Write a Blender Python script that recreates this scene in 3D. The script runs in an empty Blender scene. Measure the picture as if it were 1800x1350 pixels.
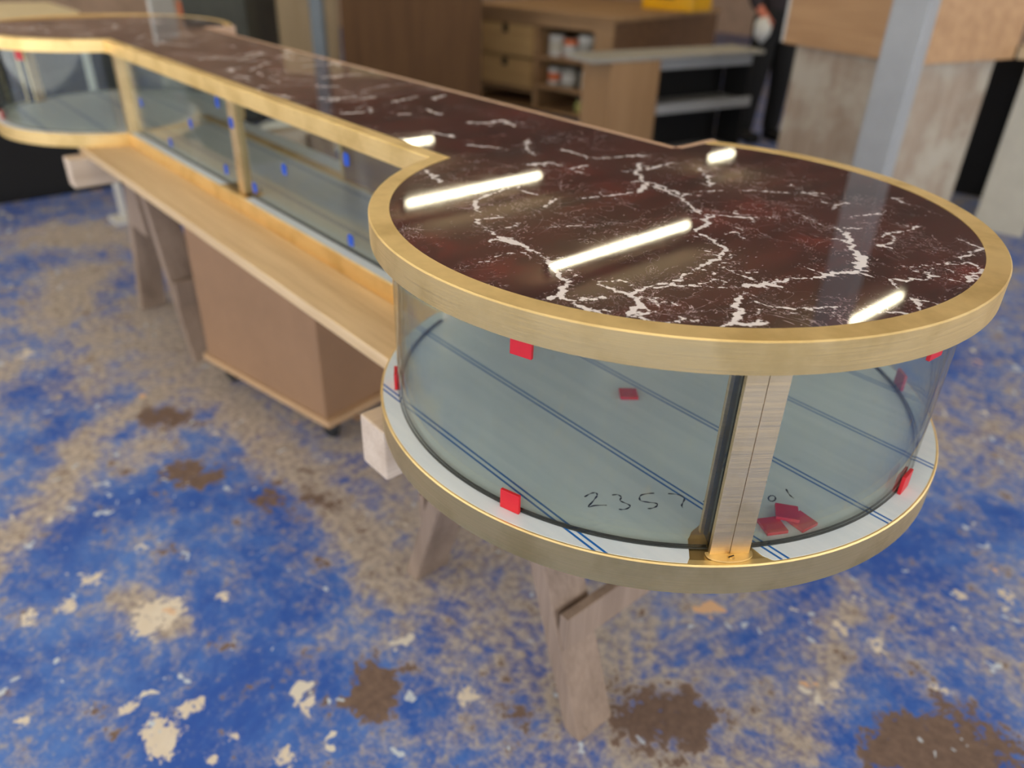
import bpy, bmesh, math, random
import numpy as np
from mathutils import Vector, Matrix
random.seed(7)
SC = bpy.context.scene
COL = SC.collection
PI = math.pi

# ---------------------------------------------------------------- camera
cd = bpy.data.cameras.new('camera')
cam = bpy.data.objects.new('camera', cd); COL.objects.link(cam)
_r, _u, _f = (-0.653035, -0.756821, 0.027698), (0.400961, -0.314485, 0.860424), (0.642476, -0.572993, -0.508826)
cam.matrix_world = Matrix(((_r[0], _u[0], -_f[0], -0.68857), (_r[1], _u[1], -_f[1], 0.92395), (_r[2], _u[2], -_f[2], 1.46314), (0, 0, 0, 1)))
cd.sensor_width = 36.0; cd.lens = 36.0 * 1340.9 / 1800.0
cd.clip_start = 0.05; cd.clip_end = 100
cd.dof.use_dof = True; cd.dof.focus_distance = 0.90; cd.dof.aperture_fstop = 2.4
SC.camera = cam

# ---------------------------------------------------------------- world, exposure
w = bpy.data.worlds.new('world'); SC.world = w; w.use_nodes = True
bg = w.node_tree.nodes['Background']; bg.inputs[0].default_value = (0.97, 0.98, 1.0, 1); bg.inputs[1].default_value = 1.6
vs = SC.view_settings
vs.view_transform = 'Standard'; vs.look = 'None'; vs.gamma = 1.0; vs.use_curve_mapping = False; vs.exposure = 0.7
TUBE_EMISSION = 21.0

# ---------------------------------------------------------------- helpers
def tag(o, label=None, cat=None, group=None, kind=None):
    if label: o['label'] = label
    if cat: o['category'] = cat
    if group: o['group'] = group
    if kind: o['kind'] = kind
    return o
def empty(name, loc, label=None, cat=None, group=None, rz=0.0):
    o = bpy.data.objects.new(name, None); COL.objects.link(o)
    o.location = loc; o.rotation_euler = (0, 0, rz); o.empty_display_size = 0.05
    return tag(o, label, cat, group)
def link(name, me, mat, parent=None, world=True):
    o = bpy.data.objects.new(name, me); COL.objects.link(o)
    if mat is not None:
        for m in (mat if isinstance(mat, (list, tuple)) else [mat]): me.materials.append(m)
    if parent is not None:
        o.parent = parent
        if world:   # geometry was given in world coordinates, parent is an Empty at its own place
            pm = Matrix.Translation(parent.location) @ Matrix.Rotation(parent.rotation_euler[2], 4, 'Z')
            o.matrix_parent_inverse = pm.inverted()
    return o
def finish(bm, smooth=None):
    me = bpy.data.meshes.new('mesh')
    bmesh.ops.recalc_face_normals(bm, faces=bm.faces)
    bm.to_mesh(me); bm.free()
    if smooth is not None:
        for p in me.polygons: p.use_smooth = True
        try: me.set_sharp_from_angle(angle=math.radians(smooth))
        except Exception: pass
    return me
def part(name, bm, mat, parent=None, smooth=None, world=True):
    return link(name, finish(bm, smooth), mat, parent, world)
def add_hexa(bm, P):
    vs_ = [bm.verts.new(p) for p in P]
    for f in ((0, 3, 2, 1), (4, 5, 6, 7), (0, 1, 5, 4), (1, 2, 6, 5), (2, 3, 7, 6), (3, 0, 4, 7)):
        bm.faces.new([vs_[i] for i in f])
    return vs_
def box(x0, x1, y0, y1, z0, z1, bev=0.0, bm=None, M=None):
    nb = bmesh.new()
    add_hexa(nb, [(x0, y0, z0), (x1, y0, z0), (x1, y1, z0), (x0, y1, z0), (x0, y0, z1), (x1, y0, z1), (x1, y1, z1), (x0, y1, z1)])
    if bev: bmesh.ops.bevel(nb, geom=list(nb.edges), offset=bev, segments=2, profile=0.6, affect='EDGES')
    if M is not None: bmesh.ops.transform(nb, matrix=M, verts=nb.verts)
    if bm is None: return nb
    tmp = bpy.data.meshes.new('t'); nb.to_mesh(tmp); nb.free(); bm.from_mesh(tmp); bpy.data.meshes.remove(tmp)
    return bm
def plank(A, B, wdt, thk, up=(0, 0, 1), bev=0.0, bm=None):
    """board from A to B; wdt along side, thk along up-ish"""
    A = Vector(A); B = Vector(B); d = (B - A); L = d.length; d.normalize()
    s = d.cross(Vector(up)).normalized(); u = s.cross(d).normalized()
    M = Matrix(((d[0], s[0], u[0], A[0]), (d[1], s[1], u[1], A[1]), (d[2], s[2], u[2], A[2]), (0, 0, 0, 1)))
    return box(0, L, -wdt / 2, wdt / 2, -thk / 2, thk / 2, bev, bm, M)
def lathe(prof, seg=24, c=(0, 0, 0), bm=None, cap=True):
    bm = bm or bmesh.new(); rings = []
    for r, z in prof:
        if r < 1e-6: rings.append([bm.verts.new((c[0], c[1], c[2] + z))])
        else: rings.append([bm.verts.new((c[0] + r * math.cos(2 * PI * i / seg), c[1] + r * math.sin(2 * PI * i / seg), c[2] + z)) for i in range(seg)])
    for a, b in zip(rings, rings[1:]):
        for i in range(seg):
            j = (i + 1) % seg
            if len(a) == 1 and len(b) == 1: continue
            if len(a) == 1: bm.faces.new((a[0], b[i], b[j]))
            elif len(b) == 1: bm.faces.new((a[i], b[0], a[j]))
            else: bm.faces.new((a[i], b[i], b[j], a[j]))
    return bm
def prism(poly, z0, z1, bm=None):
    bm = bm or bmesh.new()
    lo = [bm.verts.new((x, y, z0)) for x, y in poly]; hi = [bm.verts.new((x, y, z1)) for x, y in poly]
    n = len(poly)
    bm.faces.new(lo[::-1]); bm.faces.new(hi)
    for i in range(n): bm.faces.new((lo[i], lo[(i + 1) % n], hi[(i + 1) % n], hi[i]))
    return bm
def arc_sweep(c, prof, a0, a1, seg, flip=False):
    """sweep profile [(r, z)] round centre c from angle a0 to a1 (deg; tuples per profile point allowed); UV = (arc length, profile run)"""
    bm = bmesh.new(); uv = bm.loops.layers.uv.new('UVMap')
    n = len(prof); rows = []
    run = [0.0]
    for (r0, z0), (r1, z1) in zip(prof, prof[1:] + prof[:1]): run.append(run[-1] + math.hypot(r1 - r0, z1 - z0))
    for k in range(seg + 1):
        t = k / seg; row = []
        for i, (r, z) in enumerate(prof):
            s0 = a0[i] if isinstance(a0, (list, tuple)) else a0
            s1 = a1[i] if isinstance(a1, (list, tuple)) else a1
            a = math.radians(s0 + (s1 - s0) * t)
            row.append(bm.verts.new((c[0] + (-1 if flip else 1) * r * math.cos(a), c[1] + r * math.sin(a), z)))
        rows.append(row)
    m0 = a0[0] if isinstance(a0, (list, tuple)) else a0
    m1 = a1[0] if isinstance(a1, (list, tuple)) else a1
    L = abs(math.radians(m1 - m0)) * prof[0][0]
    for k in range(seg):
        for i in range(n):
            j = (i + 1) % n
            f = bm.faces.new((rows[k][i], rows[k][j], rows[k + 1][j], rows[k + 1][i]))
            for lp, (uu, vv) in zip(f.loops, ((k, run[i]), (k, run[i + 1]), (k + 1, run[i + 1]), (k + 1, run[i]))):
                lp[uv].uv = (uu / seg * L, vv)
    bm.faces.new(rows[0]); bm.faces.new(rows[-1][::-1])
    return bm

# ---------------------------------------------------------------- materials
def srgb(r, g, b):
    def c(v):
        v /= 255.0
        return v / 12.92 if v <= 0.04045 else ((v + 0.055) / 1.055) ** 2.4
    return (c(r), c(g), c(b), 1)
class NT:
    def __init__(s, name):
        s.m = bpy.data.materials.new(name); s.m.use_nodes = True; s.t = s.m.node_tree; s.N = s.t.nodes; s.L = s.t.links
        s.b = s.N['Principled BSDF']
    def new(s, typ, **kw):
        n = s.N.new(typ)
        for k, v in kw.items():
            if k.startswith('i_'):
                key = k[2:]; key = int(key) if key.isdigit() else key.replace('_', ' ')
                s.put(n.inputs[key], v)
            else: setattr(n, k, v)
        return n
    def put(s, sock, v):
        if hasattr(v, 'default_value') and hasattr(v, 'is_output'): s.L.new(v, sock)
        else: sock.default_value = v
    def coord(s, kind='Object', scale=(1, 1, 1), rot=(0, 0, 0), loc=(0, 0, 0)):
        tc = s.N.new('ShaderNodeTexCoord'); mp = s.N.new('ShaderNodeMapping')
        mp.inputs['Scale'].default_value = scale; mp.inputs['Rotation'].default_value = rot; mp.inputs['Location'].default_value = loc
        s.L.new(tc.outputs[kind], mp.inputs[0]); return mp.outputs[0]
    def noise(s, vec, scale, detail=4, rough=0.55, dist=0.0):
        n = s.new('ShaderNodeTexNoise'); s.L.new(vec, n.inputs['Vector'])
        n.inputs['Scale'].default_value = scale; n.inputs['Detail'].default_value = detail; n.inputs['Roughness'].default_value = rough; n.inputs['Distortion'].default_value = dist
        return n.outputs[0]
    def math(s, op, a, b=0.0, c=None):
        n = s.new('ShaderNodeMath', operation=op); s.put(n.inputs[0], a); s.put(n.inputs[1], b)
        if c is not None: s.put(n.inputs[2], c)
        return n.outputs[0]
    def ramp(s, v, lo, hi, a=0.0, b=1.0, smooth=True):
        n = s.new('ShaderNodeMapRange'); n.interpolation_type = 'SMOOTHSTEP' if smooth else 'LINEAR'
        s.put(n.inputs['Value'], v); s.put(n.inputs['From Min'], lo); s.put(n.inputs['From Max'], hi); s.put(n.inputs['To Min'], a); s.put(n.inputs['To Max'], b)
        return n.outputs[0]
    def mix(s, fac, a, b):
        n = s.new('ShaderNodeMix', data_type='RGBA'); s.put(n.inputs[0], fac); s.put(n.inputs[6], a); s.put(n.inputs[7], b)
        return n.outputs[2]
    def bump(s, h, strength=0.1, dist=0.002):
        n = s.new('ShaderNodeBump'); s.put(n.inputs['Height'], h); n.inputs['Strength'].default_value = strength; n.inputs['Distance'].default_value = dist
        s.L.new(n.outputs[0], s.b.inputs['Normal'])
    def set(s, **kw):
        for k, v in kw.items(): s.put(s.b.inputs[k.replace('_', ' ')], v)
        return s.m
def mat_plain(name, col, rough=0.6, var=0.12, scale=9.0, metal=0.0, stretch=(1, 1, 1), spec=0.5):
    t = NT(name); v = t.coord('Object', stretch)
    n = t.noise(v, scale, 5, 0.6); n2 = t.noise(v, scale * 7, 3, 0.6)
    f = t.ramp(t.math('ADD', t.math('MULTIPLY', n, 0.7), t.math('MULTIPLY', n2, 0.3)), 0.3, 0.7)
    a = tuple(c * (1 - var * 1.6) for c in col[:3]) + (1,); b = tuple(min(1, c * (1 + var)) for c in col[:3]) + (1,)
    t.set(Base_Color=t.mix(f, a, b), Roughness=rough, Metallic=metal, Specular_IOR_Level=spec)
    return t.m
def mat_wood(name, c1, c2, axis=0, rough=0.55, scale=14.0, dust=None):
    t = NT(name)
    st = [14, 14, 14]; st[axis] = 0.9
    v = t.coord('Object', tuple(st)); n = t.noise(v, 1.0, 6, 0.6, 0.3)
    fine = [160, 160, 160]; fine[axis] = 5
    n2 = t.noise(t.coord('Object', tuple(fine)), 1.0, 3, 0.6)
    f = t.ramp(t.math('ADD', t.math('MULTIPLY', n, 0.65), t.math('MULTIPLY', n2, 0.35)), 0.32, 0.68)
    col = t.mix(f, c1, c2)
    if dust:
        d = t.ramp(t.noise(t.coord('Object'), 3.5, 6, 0.65), 0.42, 0.66); col = t.mix(d, col, dust)
    t.set(Base_Color=col, Roughness=rough); t.bump(n2, 0.15, 0.001)
    return t.m
def mat_brass(name, col=(0.95, 0.68, 0.29), uvmap=True, rough=0.44, scratch=1.0):
    t = NT(name)
    v = t.coord('UV' if uvmap else 'Object', (6, 900, 1) if uvmap else (6, 6, 900))
    n = t.noise(v, 1.0, 4, 0.7)
    tar = t.noise(t.coord('Object'), 9.0, 5, 0.6)
    c = t.mix(t.ramp(tar, 0.42, 0.72), col + (1,), tuple(k * s for k, s in zip(col, (0.80, 0.76, 0.66))) + (1,))
    c = t.mix(t.ramp(n, 0.35, 0.7, 0.0, 0.30), c, tuple(k * 0.55 for k in col) + (1,))
    t.set(Base_Color=c, Metallic=1.0, Roughness=t.ramp(n, 0.3, 0.7, rough - 0.07, rough + 0.10))
    if uvmap:
        tg = t.new('ShaderNodeTangent', direction_type='UV_MAP'); t.L.new(tg.outputs[0], t.b.inputs['Tangent']); t.set(Anisotropic=0.55)
    t.bump(n, 0.06 * scratch, 0.0006)
    return t.m
def mat_glass(name, tint=(0.905, 0.943, 0.925)):
    t = NT(name); N = t.N; N.remove(t.b)
    out = N['Material Output']
    tr = t.new('ShaderNodeBsdfTransparent'); tr.inputs[0].default_value = tint + (1,)
    gl = t.new('ShaderNodeBsdfGlossy'); gl.inputs['Roughness'].default_value = 0.03
    # faint dusty smears on the pane
    sm = t.noise(t.coord('Object', (9, 9, 1.5)), 1.6, 5, 0.6)
    df = t.new('ShaderNodeBsdfDiffuse'); df.inputs[0].default_value = (0.75, 0.8, 0.8, 1)
    fr = t.new('ShaderNodeFresnel'); ge = t.new('ShaderNodeNewGeometry')
    t.L.new(t.ramp(ge.outputs['Backfacing'], 0.0, 1.0, 1.5, 1 / 1.5, False), fr.inputs[0])
    m1 = t.new('ShaderNodeMixShader'); t.L.new(fr.outputs[0], m1.inputs[0]); t.L.new(tr.outputs[0], m1.inputs[1]); t.L.new(gl.outputs[0], m1.inputs[2])
    m2 = t.new('ShaderNodeMixShader'); t.L.new(t.ramp(sm, 0.5, 0.8, 0.005, 0.045), m2.inputs[0]); t.L.new(m1.outputs[0], m2.inputs[1]); t.L.new(df.outputs[0], m2.inputs[2])
    t.L.new(m2.outputs[0], out.inputs[0])
    return t.m
# ---------------------------------------------------------------- marble data: vein centre lines in metres on the top (width in mm, points)
def mat_marble():
    t = NT('red_marble')
    at = t.new('ShaderNodeAttribute', attribute_name='vein'); d = at.outputs['Fac']
    rd = t.new('ShaderNodeAttribute', attribute_name='red').outputs['Fac']
    v = t.coord('Object')
    n_f = t.noise(v, 110, 6, 0.72); n_m = t.noise(v, 32, 5, 0.6)
    wob = t.math('ADD', t.math('MULTIPLY', t.math('SUBTRACT', n_f, 0.5), 0.015), t.math('MULTIPLY', t.math('SUBTRACT', n_m, 0.5), 0.0085))
    main = t.ramp(t.math('ADD', d, wob), 0.0006, -0.0006)
    # halo of small chips round the veins
    n_c = t.noise(v, 230, 4, 0.7)
    halo = t.math('MULTIPLY', t.ramp(d, 0.016, 0.0), t.ramp(n_c, 0.56, 0.66))
    # free hair veins and white speckle everywhere
    def hair(sc, off, wd, det=3):
        vv = t.coord('Object', (1, 1, 1), (0, 0, off), (off, off * 2, 0))
        a = t.noise(vv, sc, det, 0.62, 0.9)
        return t.ramp(t.math('ABSOLUTE', t.math('SUBTRACT', a, 0.5)), wd, wd * 0.25)
    gate = t.ramp(t.noise(v, 7.0, 3, 0.5), 0.42, 0.60)
    hv = t.math('MULTIPLY', t.math('MAXIMUM', hair(9, 0.7, 0.0035, 5), hair(15, 2.1, 0.004, 4)), gate)
    vor = t.new('ShaderNodeTexVoronoi'); vor.inputs['Scale'].default_value = 130
    vst = t.coord('Object', (1, 0.45, 1), (0, 0, 0.5)); t.L.new(vst, vor.inputs['Vector'])
    spk = t.math('MULTIPLY', t.ramp(vor.outputs['Distance'], 0.16, 0.10), t.ramp(t.noise(v, 14, 4, 0.65), 0.46, 0.60))
    cloud = t.ramp(t.noise(v, 26, 8, 0.78), 0.56, 0.74, 0.0, 0.42)
    # ground colour: dark red brown with streaks and red patches
    st = t.noise(t.coord('Object', (22, 5, 1), (0, 0, 0.75)), 1.0, 6, 0.65, 0.6)
    base = t.mix(t.ramp(st, 0.32, 0.70), srgb(46, 19, 18), srgb(82, 36, 32))
    base = t.mix(t.ramp(t.noise(v, 5, 5, 0.6), 0.50, 0.72, 0.0, 0.55), base, srgb(62, 36, 34))
    redm = t.math('MULTIPLY', rd, t.ramp(t.noise(v, 18, 5, 0.65), 0.36, 0.60))
    base = t.mix(t.math('MULTIPLY', redm, 0.75), base, srgb(112, 42, 36))
    rn = t.ramp(t.noise(t.coord('Object', (1, 1, 1), (0, 0, 0), (3, 1, 0)), 7, 5, 0.6), 0.60, 0.72, 0, 0.5)
    base = t.mix(rn, base, srgb(96, 42, 38))
    base = t.mix(t.math('MULTIPLY', cloud, 0.6), base, srgb(150, 118, 122))
    wht = srgb(236, 233, 240)
    small = t.math('MAXIMUM', t.math('MULTIPLY', halo, 0.75), t.math('MAXIMUM', t.math('MULTIPLY', hv, 0.7), t.math('MULTIPLY', spk, 0.55)))
    col = t.mix(small, base, srgb(205, 188, 196))
    col = t.mix(main, col, wht)
    haze = t.noise(v, 6, 4, 0.6)
    t.set(Base_Color=col, Roughness=t.ramp(haze, 0.35, 0.7, 0.02, 0.045), Specular_IOR_Level=0.7)
    return t.m
def seg_dist(P, A, B):
    d = B - A; L = float((d * d).sum()) + 1e-12
    s = np.clip(((P - A) @ d) / L, 0, 1)
    q = P - (A + s[:, None] * d)
    return np.hypot(q[:, 0], q[:, 1])

# ================================================================= the room
M_FLOOR = None
def mat_floor():
    t = NT('painted_workshop_floor'); v = t.coord('Object')
    du = t.new('ShaderNodeAttribute', attribute_name='dust').outputs['Fac']
    br = t.new('ShaderNodeAttribute', attribute_name='bare').outputs['Fac']
    far = t.new('ShaderNodeAttribute', attribute_name='far_haze').outputs['Fac']
    n1 = t.noise(v, 2.2, 8, 0.72, 0.4); n2 = t.noise(v, 11, 7, 0.72); n3 = t.noise(v, 42, 6, 0.72)
    blue = t.mix(t.ramp(n1, 0.35, 0.65), srgb(38, 86, 178), srgb(84, 130, 208))
    blue = t.mix(t.ramp(n2, 0.48, 0.75, 0, 0.45), blue, srgb(104, 126, 176))
    # scuffed pale dust
    sc = t.math('ADD', t.math('MULTIPLY', n1, 0.30), t.math('ADD', t.math('MULTIPLY', n2, 0.42), t.math('MULTIPLY', n3, 0.28)))
    thr = t.math('SUBTRACT', 0.535, t.math('ADD', t.math('MULTIPLY', du, 0.15), t.math('MULTIPLY', far, 0.045)))
    dm = t.ramp(t.math('SUBTRACT', sc, thr), -0.06, 0.11)
    dustc = t.mix(t.ramp(n3, 0.35, 0.65), srgb(156, 140, 118), srgb(208, 195, 172))
    col = t.mix(t.math('MULTIPLY', dm, 0.88), blue, dustc)
    fl = t.math('MULTIPLY', t.ramp(t.noise(t.coord('Object', (1, 1, 1), (0, 0, 0), (2, 7, 0)), 26, 7, 0.8), 0.53, 0.66), t.ramp(n1, 0.36, 0.6, 0.15, 0.75)); col = t.mix(fl, col, srgb(176, 172, 168))
    # bare patches of brown concrete
    bm_ = t.ramp(t.math('ADD', br, t.math('ADD', t.math('MULTIPLY', t.math('SUBTRACT', n2, 0.5), 3.6), t.math('MULTIPLY', t.math('SUBTRACT', n3, 0.5), 1.8))), 0.40, 0.62)
    bm2 = t.ramp(t.noise(t.coord('Object', (1, 1, 1), (0, 0, 0), (5, 9, 0)), 9, 6, 0.7), 0.655, 0.69)
    col = t.mix(t.math('MAXIMUM', bm_, t.math('MULTIPLY', bm2, 0.8)), col, t.mix(n3, srgb(60, 48, 44), srgb(150, 126, 112)))
    pn = t.new('ShaderNodeAttribute', attribute_name='paint').outputs['Fac']
    col = t.mix(t.ramp(t.math('ADD', pn, t.math('MULTIPLY', t.math('SUBTRACT', n3, 0.5), 2.8)), 0.50, 0.74), col, t.mix(n2, srgb(206, 190, 164), srgb(238, 234, 224)))
    # drips and chips of pale paint
    for sc_, th, cc, o in ((8, 0.09, srgb(222, 218, 206), 0), (17, 0.12, srgb(198, 210, 222), 3), (5.2, 0.075, srgb(226, 186, 146), 6)):
        vo = t.new('ShaderNodeTexVoronoi'); vo.inputs['Scale'].default_value = sc_; vo.inputs['Randomness'].default_value = 1
        dn = t.new('ShaderNodeVectorMath', operation='ADD')
        t.L.new(t.coord('Object', (1, 1, 1), (0, 0, o), (o, o, 0)), dn.inputs[0])
        nn = t.new('ShaderNodeTexNoise'); nn.inputs['Scale'].default_value = 20; t.L.new(v, nn.inputs['Vector'])
        vm = t.new('ShaderNodeVectorMath', operation='SCALE'); t.L.new(nn.outputs[1], vm.inputs[0]); vm.inputs['Scale'].default_value = 0.12
        t.L.new(vm.outputs[0], dn.inputs[1]); t.L.new(dn.outputs[0], vo.inputs['Vector'])
        sp = t.new('ShaderNodeSeparateColor'); t.L.new(vo.outputs['Color'], sp.inputs[0])
        r_ = t.math('MULTIPLY', sp.outputs[0], th * 2)
        k = t.math('MULTIPLY', t.ramp(t.math('SUBTRACT', vo.outputs['Distance'], r_), 0.02, -0.02), t.ramp(sp.outputs[1], 0.55, 0.6))
        col = t.mix(k, col, cc)
    t.set(Base_Color=col, Roughness=t.ramp(n2, 0.3, 0.7, 0.42, 0.7), Specular_IOR_Level=0.35)
    t.bump(n3, 0.12, 0.003)
    return t.m
def build_floor():
    def axis(lo, hi, a, b, fine, coarse):
        out = list(np.arange(lo, a, coarse)) + list(np.arange(a, b, fine)) + list(np.arange(b, hi + coarse, coarse))
        return np.array(out)
    X = axis(-6, 12, -1.5, 4.5, 0.02, 0.5); Y = axis(-12, 6, -2.0, 2.2, 0.02, 0.5)
    gx, gy = np.meshgrid(X, Y); P = np.stack([gx.ravel(), gy.ravel()], 1)
    nx, ny = len(X), len(Y)
    i = np.arange(nx - 1); j = np.arange(ny - 1); I, J = np.meshgrid(i, j)
    q = (J * nx + I).ravel(); F = np.stack([q, q + 1, q + 1 + nx, q + nx], 1)
    me = bpy.data.meshes.new('floor'); V = np.zeros((len(P), 3)); V[:, :2] = P
    me.from_pydata(V.tolist(), [], F.tolist())
    dust = np.zeros(len(P)); bare = np.zeros(len(P)); paint = np.zeros(len(P)); far_haze = np.clip((np.hypot(P[:, 0] + 0.7, P[:, 1] - 0.9) - 2.2) / 1.6, 0, 1)  # last mask pales the floor away from the camera: haze put into colour
    def streak(arr, a, b, w_, s):
        d = seg_dist(P, np.array(a, float), np.array(b, float)); np.maximum(arr, s * np.exp(-(d / w_) ** 2), out=arr)
    for a, b, w_, s in (((1.95, .13), (.55, .16), .10, 1.1), ((1.4, -.1), (.3, -.05), .30, .75), ((.5, .0), (-.25, .0), .32, .75), ((2.6, .1), (1.9, .2), .2, .8),
                        ((1.42, .80), (1.75, .60), .07, 1.0), ((1.75, .62), (1.95, .2), .06, .9), ((1.3, 1.0), (1.5, .75), .08, .9), ((2.1, .5), (2.6, .3), .14, .6),
                        ((1.55, .5), (1.75, .28), .09, .7), ((.95, .72), (.78, .66), .045, 1.0), ((.2, -.3), (-.6, -.9), .25, .35), ((-.35, -.2), (-.2, -.75), .06, .8), ((.1, .1), (-.1, .02), .1, .9),
                        ((3.2, .2), (2.8, .45), .16, .7), ((3.6, -.1), (3.9, .2), .2, .6), ((.3, -1.4), (-.6, -2.2), .3, .45), ((2.4, .75), (2.1, 1.0), .12, .6)):
        streak(dust, a, b, w_, s)
    for a, b, w_, s in (((.32, .42), (.36, .38), .06, 1.0), ((-.11, -.03), (-.16, -.09), .075, 1.2), ((-.50, -.40), (-.60, -.50), .09, 1.2), ((1.74, .37), (1.70, .34), .07, .9), ((1.40, .46), (1.3, .36), .06, .8),
                        ((1.12, .27), (1.0, .2), .07, .7), ((-.62, -.36), (-.56, -.40), .06, 1.0), ((.05, .2), (.1, .16), .05, .6)):
        streak(bare, a, b, w_, s)
    for r_, x_, y_ in [(0.05,0.839,0.709),(0.03,0.835,0.663),(0.022,0.184,0.251),(0.035,0.49,0.805),(0.03,0.53,0.803),(0.014,0.731,1.008),(0.022,1.073,0.779),(0.02,0.303,0.626),(0.016,0.806,0.539),(0.015,0.863,0.639),(0.018,0.54,0.715),(0.015,0.546,0.737),(0.013,0.422,0.689),(0.014,0.396,0.742),(0.02,0.393,0.535),(0.018,0.623,0.83),(0.02,-0.25,-0.59),(0.02,-0.34,-0.602),(0.02,-0.475,-1.028),(0.014,-0.491,-0.596),(0.03,2.489,0.622),(0.018,-0.398,-0.934),(0.015,-0.332,-0.415),(0.02,1.032,0.932),(0.02,1.011,0.849)]:
        streak(paint, (x_, y_), (x_ + r_ * .6, y_ - r_ * .4), r_ * 1.15, 1.0)
    for nm, arr in (('dust', dust), ('bare', bare), ('far_haze', far_haze), ('paint', paint)):
        me.attributes.new(nm, 'FLOAT', 'POINT').data.foreach_set('value', arr.astype(np.float32))
    o = link('floor', me, mat_floor()); tag(o, 'blue painted workshop floor covered with sawdust and paint spots', kind='structure')
build_floor()

M_WALL = mat_plain('dusty_wall', srgb(200, 172, 148), 0.85, 0.16, 1.3)
M_CEIL = mat_plain('grey_ceiling', srgb(216, 196, 170), 0.9, 0.06, 0.8)
for nm, b_ in (('wall_back', (-6, 12.2, -12.2, -12, 0, 3.4)), ('wall_far', (12, 12.2, -12, 6, 0, 3.4)), ('ceiling', (-6, 12.2, -12.2, 6, 3.4, 3.5))):
    o = part(nm, box(*b_), M_CEIL if nm == 'ceiling' else M_WALL); o['kind'] = 'structure'
    o['label'] = {'wall_back': 'dusty brown workshop wall behind the benches', 'wall_far': 'dusty brown workshop wall beyond the far end of the counter', 'ceiling': 'grey workshop ceiling with tube lamps'}[nm]

# ceiling tube lamps in rows
def mat_emit(name, col, s):
    t = NT(name); t.set(Base_Color=(0.8, 0.8, 0.8, 1), Emission_Color=col, Emission_Strength=s); return t.m
M_TUBE = mat_emit('lit_tube', (1.0, 0.91, 0.64, 1), TUBE_EMISSION)
M_HOUS = mat_plain('lamp_housing', srgb(120, 118, 110), 0.6, 0.03)
def tube_lamp(x, yc, L=1.95):
    r = empty('ceiling_lamp', (x, yc, 3.2), 'long white tube lamp hanging under the workshop ceiling', 'lamp', 'tube lamps in rows under the ceiling')
    bm = box(x - .028, x + .028, yc - L / 2, yc + L / 2, 3.235, 3.295, .006)
    part('housing', bm, M_HOUS, r)
    bm = bmesh.new(); n = 10; rr = .016
    a = [bm.verts.new((x + rr * math.cos(2 * PI * i / n), yc - L / 2 + .02, 3.2 + rr * math.sin(2 * PI * i / n))) for i in range(n)]
    b = [bm.verts.new((x + rr * math.cos(2 * PI * i / n), yc + L / 2 - .02, 3.2 + rr * math.sin(2 * PI * i / n))) for i in range(n)]
    bm.faces.new(a); bm.faces.new(b[::-1])
    for i in range(n): bm.faces.new((a[i], a[(i + 1) % n], b[(i + 1) % n], b[i]))
    part('tube', bm, M_TUBE, r)
    for s in (-1, 1):
        part('end_cap', box(x - .03, x + .03, yc + s * (L / 2 - .02) - .02, yc + s * (L / 2 - .02) + .02, 3.165, 3.236, .003), M_HOUS, r)
        part('hanger', box(x - .006, x + .006, yc + s * L * .35 - .006, yc + s * L * .35 + .006, 3.29, 3.4), M_HOUS, r)
for x in (7.95, 5.8, 3.64, 1.5): 
    tube_lamp(x, -4.25)
for x in (5.8, 3.64, 1.5, -0.65): tube_lamp(x, 0.6)  # unseen row, added for overall lighting
tube_lamp(5.12, -7.76, .62); tube_lamp(-2.8, 0.6); tube_lamp(-0.65, -4.25); tube_lamp(1.5, 4.0); tube_lamp(-2.8, 4.0); tube_lamp(3.64, 4.0)  # all but the first are unseen lamps added to lift the overall light
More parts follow.
